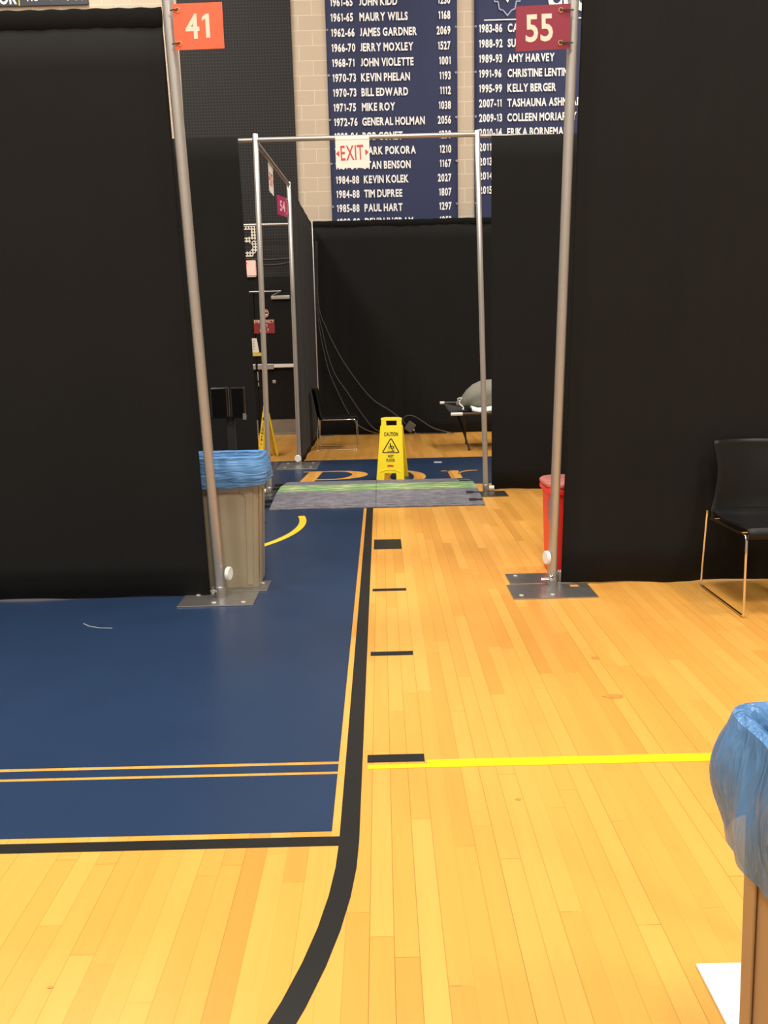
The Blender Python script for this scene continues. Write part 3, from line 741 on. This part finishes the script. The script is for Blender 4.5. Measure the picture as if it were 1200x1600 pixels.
# ------------------------------------------------------------------ wet floor signs
def wet_sign(label, loc, rz, spread=.27, H=.645, printed=True):
    t = thing('wet_floor_sign', label, 'caution sign', loc, rz, 'yellow wet floor signs', local=True)
    lean = math.asin(spread / 2 / H)
    for side in (0, 1):
        # drawing plane: x right, y up along the panel
        X = (Matrix.Rotation(PI * side, 4, 'Z')) @ T(0, -spread / 2, 0) @ Matrix.Rotation(-lean, 4, 'X') @ FACE_CAM
        b = MB()
        out = [(-.143, 0), (-.064, 0), (-.060, .075), (.060, .075), (.064, 0), (.143, 0), (.137, .09), (.110, .555), (.105, .575), (.058, .575), (.052, .560), (-.052, .560), (-.058, .575), (-.105, .575), (-.110, .555), (-.137, .09)]
        b.prism(out, -.006, .006, X)
        b.prism(rect(-.105, -.056, .575, .615), -.006, .006, X); b.prism(rect(.056, .105, .575, .615), -.006, .006, X)
        b.prism([(-.105, .613), (.105, .613), (.103, .640), (.06, .648), (-.06, .648), (-.103, .640)], -.008, .008, X)
        # raised edge flanges and the moulded arch above the feet
        for s in (-1, 1): b.stroke([(s * .139, .01), (s * .134, .09), (s * .1085, .555)], .010, -.012, .009, X)
        b.stroke(arc(0, -.115, .225, 118, 62, 14), .007, .006, .0115, X)
        p = b.build('panel', M['signyellow'], t, bevel=.0015)
        if printed:
            g = MB(); Z = X @ T(0, 0, .0062)
            g.text('CAUTION', Z @ T(0, .455, 0), .038, width=.147, align='C', bold=.04, thick=.0012)
            tri = [(-.078, .285), (.078, .285), (.083, .292), (.006, .425), (-.006, .425), (-.083, .292), (-.078, .285)]
            g.stroke(tri, .011, 0, .0012, Z)
            g.prism(arc(-.006, .372, .008, 0, 360, 10)[:-1], 0, .0012, Z)
            for st, wd in (([(-.004, .360), (.003, .335), (.012, .325)], .013), ([(-.004, .352), (-.022, .338), (-.014, .322)], .007), ([(.0, .350), (.020, .352), (.032, .345)], .007),
                           ([(.012, .325), (.028, .338), (.034, .322)], .008), ([(.010, .326), (.018, .308), (.034, .302)], .008), ([(-.035, .300), (.034, .297)], .006)):
                g.stroke(st, wd, 0, .0012, Z)
            g.text('WET', Z @ T(0, .232, 0), .029, width=.062, align='C', bold=.04, thick=.0012)
            g.text('FLOOR', Z @ T(0, .192, 0), .029, width=.090, align='C', bold=.04, thick=.0012)
            g.build('lettering', M['blackprint'], p)
            g = MB(); g.prism([(-.034, .148), (-.03, .139), (.03, .139), (.034, .148), (.03, .157), (.008, .159), (0, .162), (-.008, .159), (-.03, .157)], 0, .0012, Z); g.build('logo_patch', M['logo'], p)
    MB().tube([(-.108, 0, math.cos(lean) * .628), (.108, 0, math.cos(lean) * .628)], .012, 10).build('hinge', M['signyellow'], t, smooth=True)
    return t
wet_sign('yellow caution wet floor sign standing behind the cable ramp', (.099, 8.486, .0005), -.19)
wet_sign('yellow folding floor sign seen from its side near the black doors', (-1.485, 10.65, .0005), 1.90, spread=.20, printed=True)

# ------------------------------------------------------------------ chairs
def chair(label, loc, rz):
    """faces local -Y"""
    t = thing('sled_chair', label, 'chair', loc, rz, 'black chairs with chrome sled legs', local=True)
    w = .47
    # seat shell with a waterfall front
    prof = [(-.275, .395), (-.272, .425), (-.255, .442), (-.15, .440), (0, .430), (.12, .428), (.20, .436), (.225, .455)]
    g = []
    for (y, z) in prof:
        g.append([Vector((x, y, z - .012 * (1 - (2 * x / w) ** 2) * (1 if y > -.25 else 0))) for x in [(-.5 + k / 12) * (w - (.03 if y > .1 else 0)) for k in range(13)]])
    MB().loft(g, False, False, False).build('seat', M['plastic'], t, smooth=True, solid=.012)
    prof = [(.205, .405, .468), (.225, .45, .462), (.238, .52, .42), (.250, .60, .39), (.262, .67, .38), (.275, .74, .40), (.285, .79, .42), (.286, .812, .41)]
    g = []
    for (y, z, ww) in prof:
        g.append([Vector((x * ww, y + .065 * (1 - (2 * x) ** 2) - .02, z)) for x in [(-.5 + k / 12) for k in range(13)]])
    MB().loft(g, False, False, False).build('backrest', M['plastic'], t, smooth=True, solid=.012)
    for s in (-1, 1):
        x = s * .235
        pts = [(x, .240, .44), (x, .246, .40), (x, .262, .22), (x, .275, .03), (x, .268, .010), (x, .235, .009), (x, -.235, .009), (x, -.268, .010), (x, -.275, .03), (x, -.262, .22), (x, -.255, .385), (x, -.24, .408), (x, 0, .408), (x, .19, .408)]
        q = []
        for a, b2_ in zip(pts, pts[1:]): q += [Vector(a), Vector(a).lerp(Vector(b2_), .5)]
        q.append(Vector(pts[-1]))
        MB().tube(q, .0058, 10).build('leg', M['chrome'], t, smooth=True)
    MB().tube([(-.235, .19, .405), (.235, .19, .405)], .0058, 8).build('cross_rail', M['chrome'], t, smooth=True)
    MB().tube([(-.235, -.15, .405), (.235, -.15, .405)], .0058, 8).build('cross_rail', M['chrome'], t, smooth=True)
    return t
chair('black plastic chair with chrome sled legs by the drape, nearer one', (1.985, 4.135, 0), 0)
chair('black plastic chair with chrome sled legs seen sideways at the far drape', (-.60, 11.22, 0), PI / 2)

# ------------------------------------------------------------------ cot with sack and sheet
t = thing('camp_cot', 'black folding camp cot half hidden behind the drape', 'cot', (1.9, 11.0, 0))
X0, X1, YF, YK = .93, 2.85, 10.60, 11.35
g = []
for k in range(13):
    v = k / 12; y = YF + (YK - YF) * v
    g.append([Vector((X0 + (X1 - X0) * i / 10 - .08 * v, y, .485 - .035 * math.sin(PI * v) + (.085 * v if i == 0 else .03 * v))) for i in range(11)])
MB().loft(g, False, False, False).build('canvas', M['cotcloth'], t, smooth=True, solid=.012)
b = MB(); b.tube([(.90, YF, .478), (X1, YF, .478)], .017, 12); rl = b.build('side_rail', M['darksteel'], t, smooth=True)
b = MB(); b.tube([(.83, YK, .572), (.92, YK, .572), (X1, YK, .53)], .017, 12); b.build('side_rail', M['darksteel'], t, smooth=True)
MB().tube([(.885, YF - .004, .476), (1.035, YF - .004, .476)], .021, 12).build('rail_end', M['white'], rl, smooth=True)
MB().tube([(.80, YK, .572), (.86, YK, .572)], .020, 12).build('rail_end', M['white'], t, smooth=True)
for (x, y0, y1) in ((1.12, YF + .02, YK - .02), (1.95, YF + .02, YK - .02), (2.7, YF + .02, YK - .02)):
    for s in (0, 1):
        a, c = (y0, y1) if s == 0 else (y1, y0)
        MB().tube([(x + .03 * s, a, .010), (x + .03 * s, a + (.03 if s == 0 else -.03), .03), (x + .03 * s - .1, c, .47)], .013, 10).build('leg', M['blackrubber'], t, smooth=True)
sk = thing('stuff_sack', 'olive grey stuff sack lying on the cot', 'sack', (1.45, 10.95, .5))
rings = []
for (x, r, zc) in ((.985, .020, .585), (1.00, .034, .588), (1.03, .030, .590), (1.06, .070, .605), (1.12, .130, .635), (1.20, .168, .665), (1.32, .190, .688), (1.55, .200, .695), (1.85, .20, .695), (2.0, .18, .69), (2.06, .10, .66)):
    ring = []
    for k in range(24):
        a = 2 * PI * k / 24; rad = r * (1 + .05 * math.sin(5 * a + x * 9) + (.12 * math.sin(9 * a) if r < .1 else 0))
        ring.append(Vector((x, 10.95 + rad * 1.05 * math.cos(a), max(.497, zc + rad * math.sin(a)))))
    rings.append(ring)
MB().loft(rings).build('cloth', M['sack'], sk, smooth=True)
b = MB(); b.ring((1.03, 10.95, .590), (1, 0, .1), .034, .010, 14); b.tube(smoothpath([(1.03, 10.91, .61), (1.0, 10.88, .65), (1.05, 10.86, .66), (1.02, 10.88, .60), (1.06, 10.84, .55)], 4), .008, 6); b.tube(smoothpath([(1.03, 10.91, .58), (1.07, 10.85, .54), (1.06, 10.83, .51)], 4), .010, 6); b.build('drawstring', M['sheet'], sk, smooth=True)
g = []
for k in range(5):
    y = 10.594 + .25 * k / 4
    g.append([Vector((1.16 + .09 * i, y, (.535 if k else .530) - .012 * math.sin(i * 1.3) - (.025 if k == 0 else 0) + (.015 if i == 0 else 0))) for i in range(12)])
tag(MB().loft(g, False, False, False).build('bed_sheet', M['sheet'], smooth=True, solid=.03), 'folded white sheet under the stuff sack on the cot', 'sheet')

# ------------------------------------------------------------------ cables and adapter at the far drape
YC = 12.80
def cab(pts, label, r=.008):
    return tag(MB().tube(smoothpath(pts, 6), r, 8).build('power_cable', M['cable'], smooth=True), label, 'cable', 'cables at the far drape')
cab([(-.93, YC - .02, 2.9), (-.945, YC, 2.05), (-.90, YC, 1.55), (-.855, YC, 1.28), (-.79, YC, .99), (-.69, YC, .73), (-.55, YC, .42), (-.42, YC, .22), (-.27, YC - .02, .10), (-.02, YC - .04, .018), (.3, YC - .05, .012)], 'dark cable down the far drape, lowest curve of the three')
cab([(-.92, YC - .03, 2.9), (-.93, YC - .02, 2.02), (-.86, YC, 1.55), (-.81, YC, 1.29), (-.73, YC, 1.02), (-.65, YC, .86), (-.52, YC, .67), (-.33, YC, .37), (-.14, YC, .12), (.05, YC - .02, .03), (.32, YC - .03, .012)], 'dark cable down the far drape, middle curve of the three')
cab([(-.90, YC - .04, 2.9), (-.91, YC - .03, 2.0), (-.80, YC, 1.62), (-.65, YC, 1.29), (-.48, YC, 1.0), (-.28, YC, .72), (-.13, YC, .55), (-.02, YC, .47), (.15, YC, .36), (.34, YC, .20)], 'dark cable down the far drape, uppermost curve of the three')
cab([(.37, YC - .03, .16), (.335, YC - .03, .20), (.345, YC - .03, .265), (.42, YC - .03, .295), (.52, YC - .03, .27), (.64, YC - .03, .19), (.78, YC - .05, .10), (.95, YC - .08, .045), (1.1, YC - .1, .012)], 'dark cable looping up from the grey adapter towards the cot')
cab([(.49, YC - .02, .075), (.53, YC - .03, .02), (.75, YC - .05, .012), (1.0, YC - .06, .012)], 'thin dark cable along the floor from the adapter', .006)
t = thing('power_adapter', 'dark grey power adapter leaning on the far drape', 'adapter', (.43, YC - .01, 0))
X = T(.435, YC - .03, .12) @ Matrix.Rotation(.62, 4, 'Y')
MB().box((0, 0, 0), (.13, .05, .15), X).build('case', M['adapter'], t, bevel=.01)
MB().tube([(.485, YC - .03, .075), (.50, YC - .03, .062)], .013, 10).build('plug', M['bolt'], t)

# ------------------------------------------------------------------ black stand behind the bin
t = thing('panel_stand', 'black stand with two glossy upright panels behind the beige bin', 'stand', (-1.245, 6.8, 0))
for (x0, x1) in ((-1.395, -1.245), (-1.232, -1.105)):
    MB().box(((x0 + x1) / 2, 6.8, .93), (x1 - x0, .07, .255)).build('panel', M['gloss'], t, bevel=.016)
MB().box((-1.245, 6.83, .41), (.07, .03, .80)).build('post', M['blackrubber'], t, bevel=.006)
MB().box((-1.117, 6.755, .815), (.026, .006, .05)).build('corner_clip', M['alu'], t)
for (x, y) in ((-.945, 6.36), (-1.55, 6.45), (-1.25, 7.25)):
    MB().tube([(-1.245, 6.81, .30), (x, y, .012)], .010, 8).build('leg', M['blackrubber'], t, smooth=True)

# ------------------------------------------------------------------ light, world, camera
w = bpy.data.worlds.new('World'); S.world = w; w.use_nodes = True
w.node_tree.nodes['Background'].inputs[0].default_value = (1, .93, .84, 1); w.node_tree.nodes['Background'].inputs[1].default_value = .3
for (x, y, p) in ((-5, -2.5, 1.25), (0, -2.0, 1.4), (5, -2.5, 1.25), (-5, 2.2, 1), (0, 2.2, 1), (5, 2.2, 1), (-5, 6.5, .8), (5, 6.5, .8), (-4.5, 10.8, 1.0), (.3, 9.6, .12), (4.5, 10.8, 1.0)):
    l = bpy.data.lights.new('hall_light', 'AREA'); l.shape = 'RECTANGLE'; l.size = 1.3; l.size_y = 1.3; l.energy = 300 * p; l.color = (1, .935, .84)
    o = bpy.data.objects.new('hall_light', l); C.objects.link(o); o.location = (x, y, 9.3)

F, H = 1290.0, 1.35
TH = math.atan(259 / F); RO = .024
cam = bpy.data.cameras.new('camera'); co = bpy.data.objects.new('camera', cam); C.objects.link(co)
cam.sensor_fit = 'VERTICAL'; cam.sensor_height = 36; cam.lens = 36 * F / 1600; cam.clip_start = .05
fw = Vector((0, math.cos(TH), -math.sin(TH))); up = Vector((0, math.sin(TH), math.cos(TH))); rt = Vector((1, 0, 0))
c, s = math.cos(RO), math.sin(RO)
r2_, u2_ = rt * c - up * s, up * c + rt * s
R = Matrix((r2_, u2_, -fw)).transposed()
co.matrix_world = T(0, 0, H) @ R.to_4x4()
S.camera = co
vs = S.view_settings; S.display_settings.display_device = 'sRGB'
vs.view_transform = 'Standard'; vs.look = 'None'; vs.gamma = 1; vs.use_curve_mapping = False; vs.exposure = 0.16
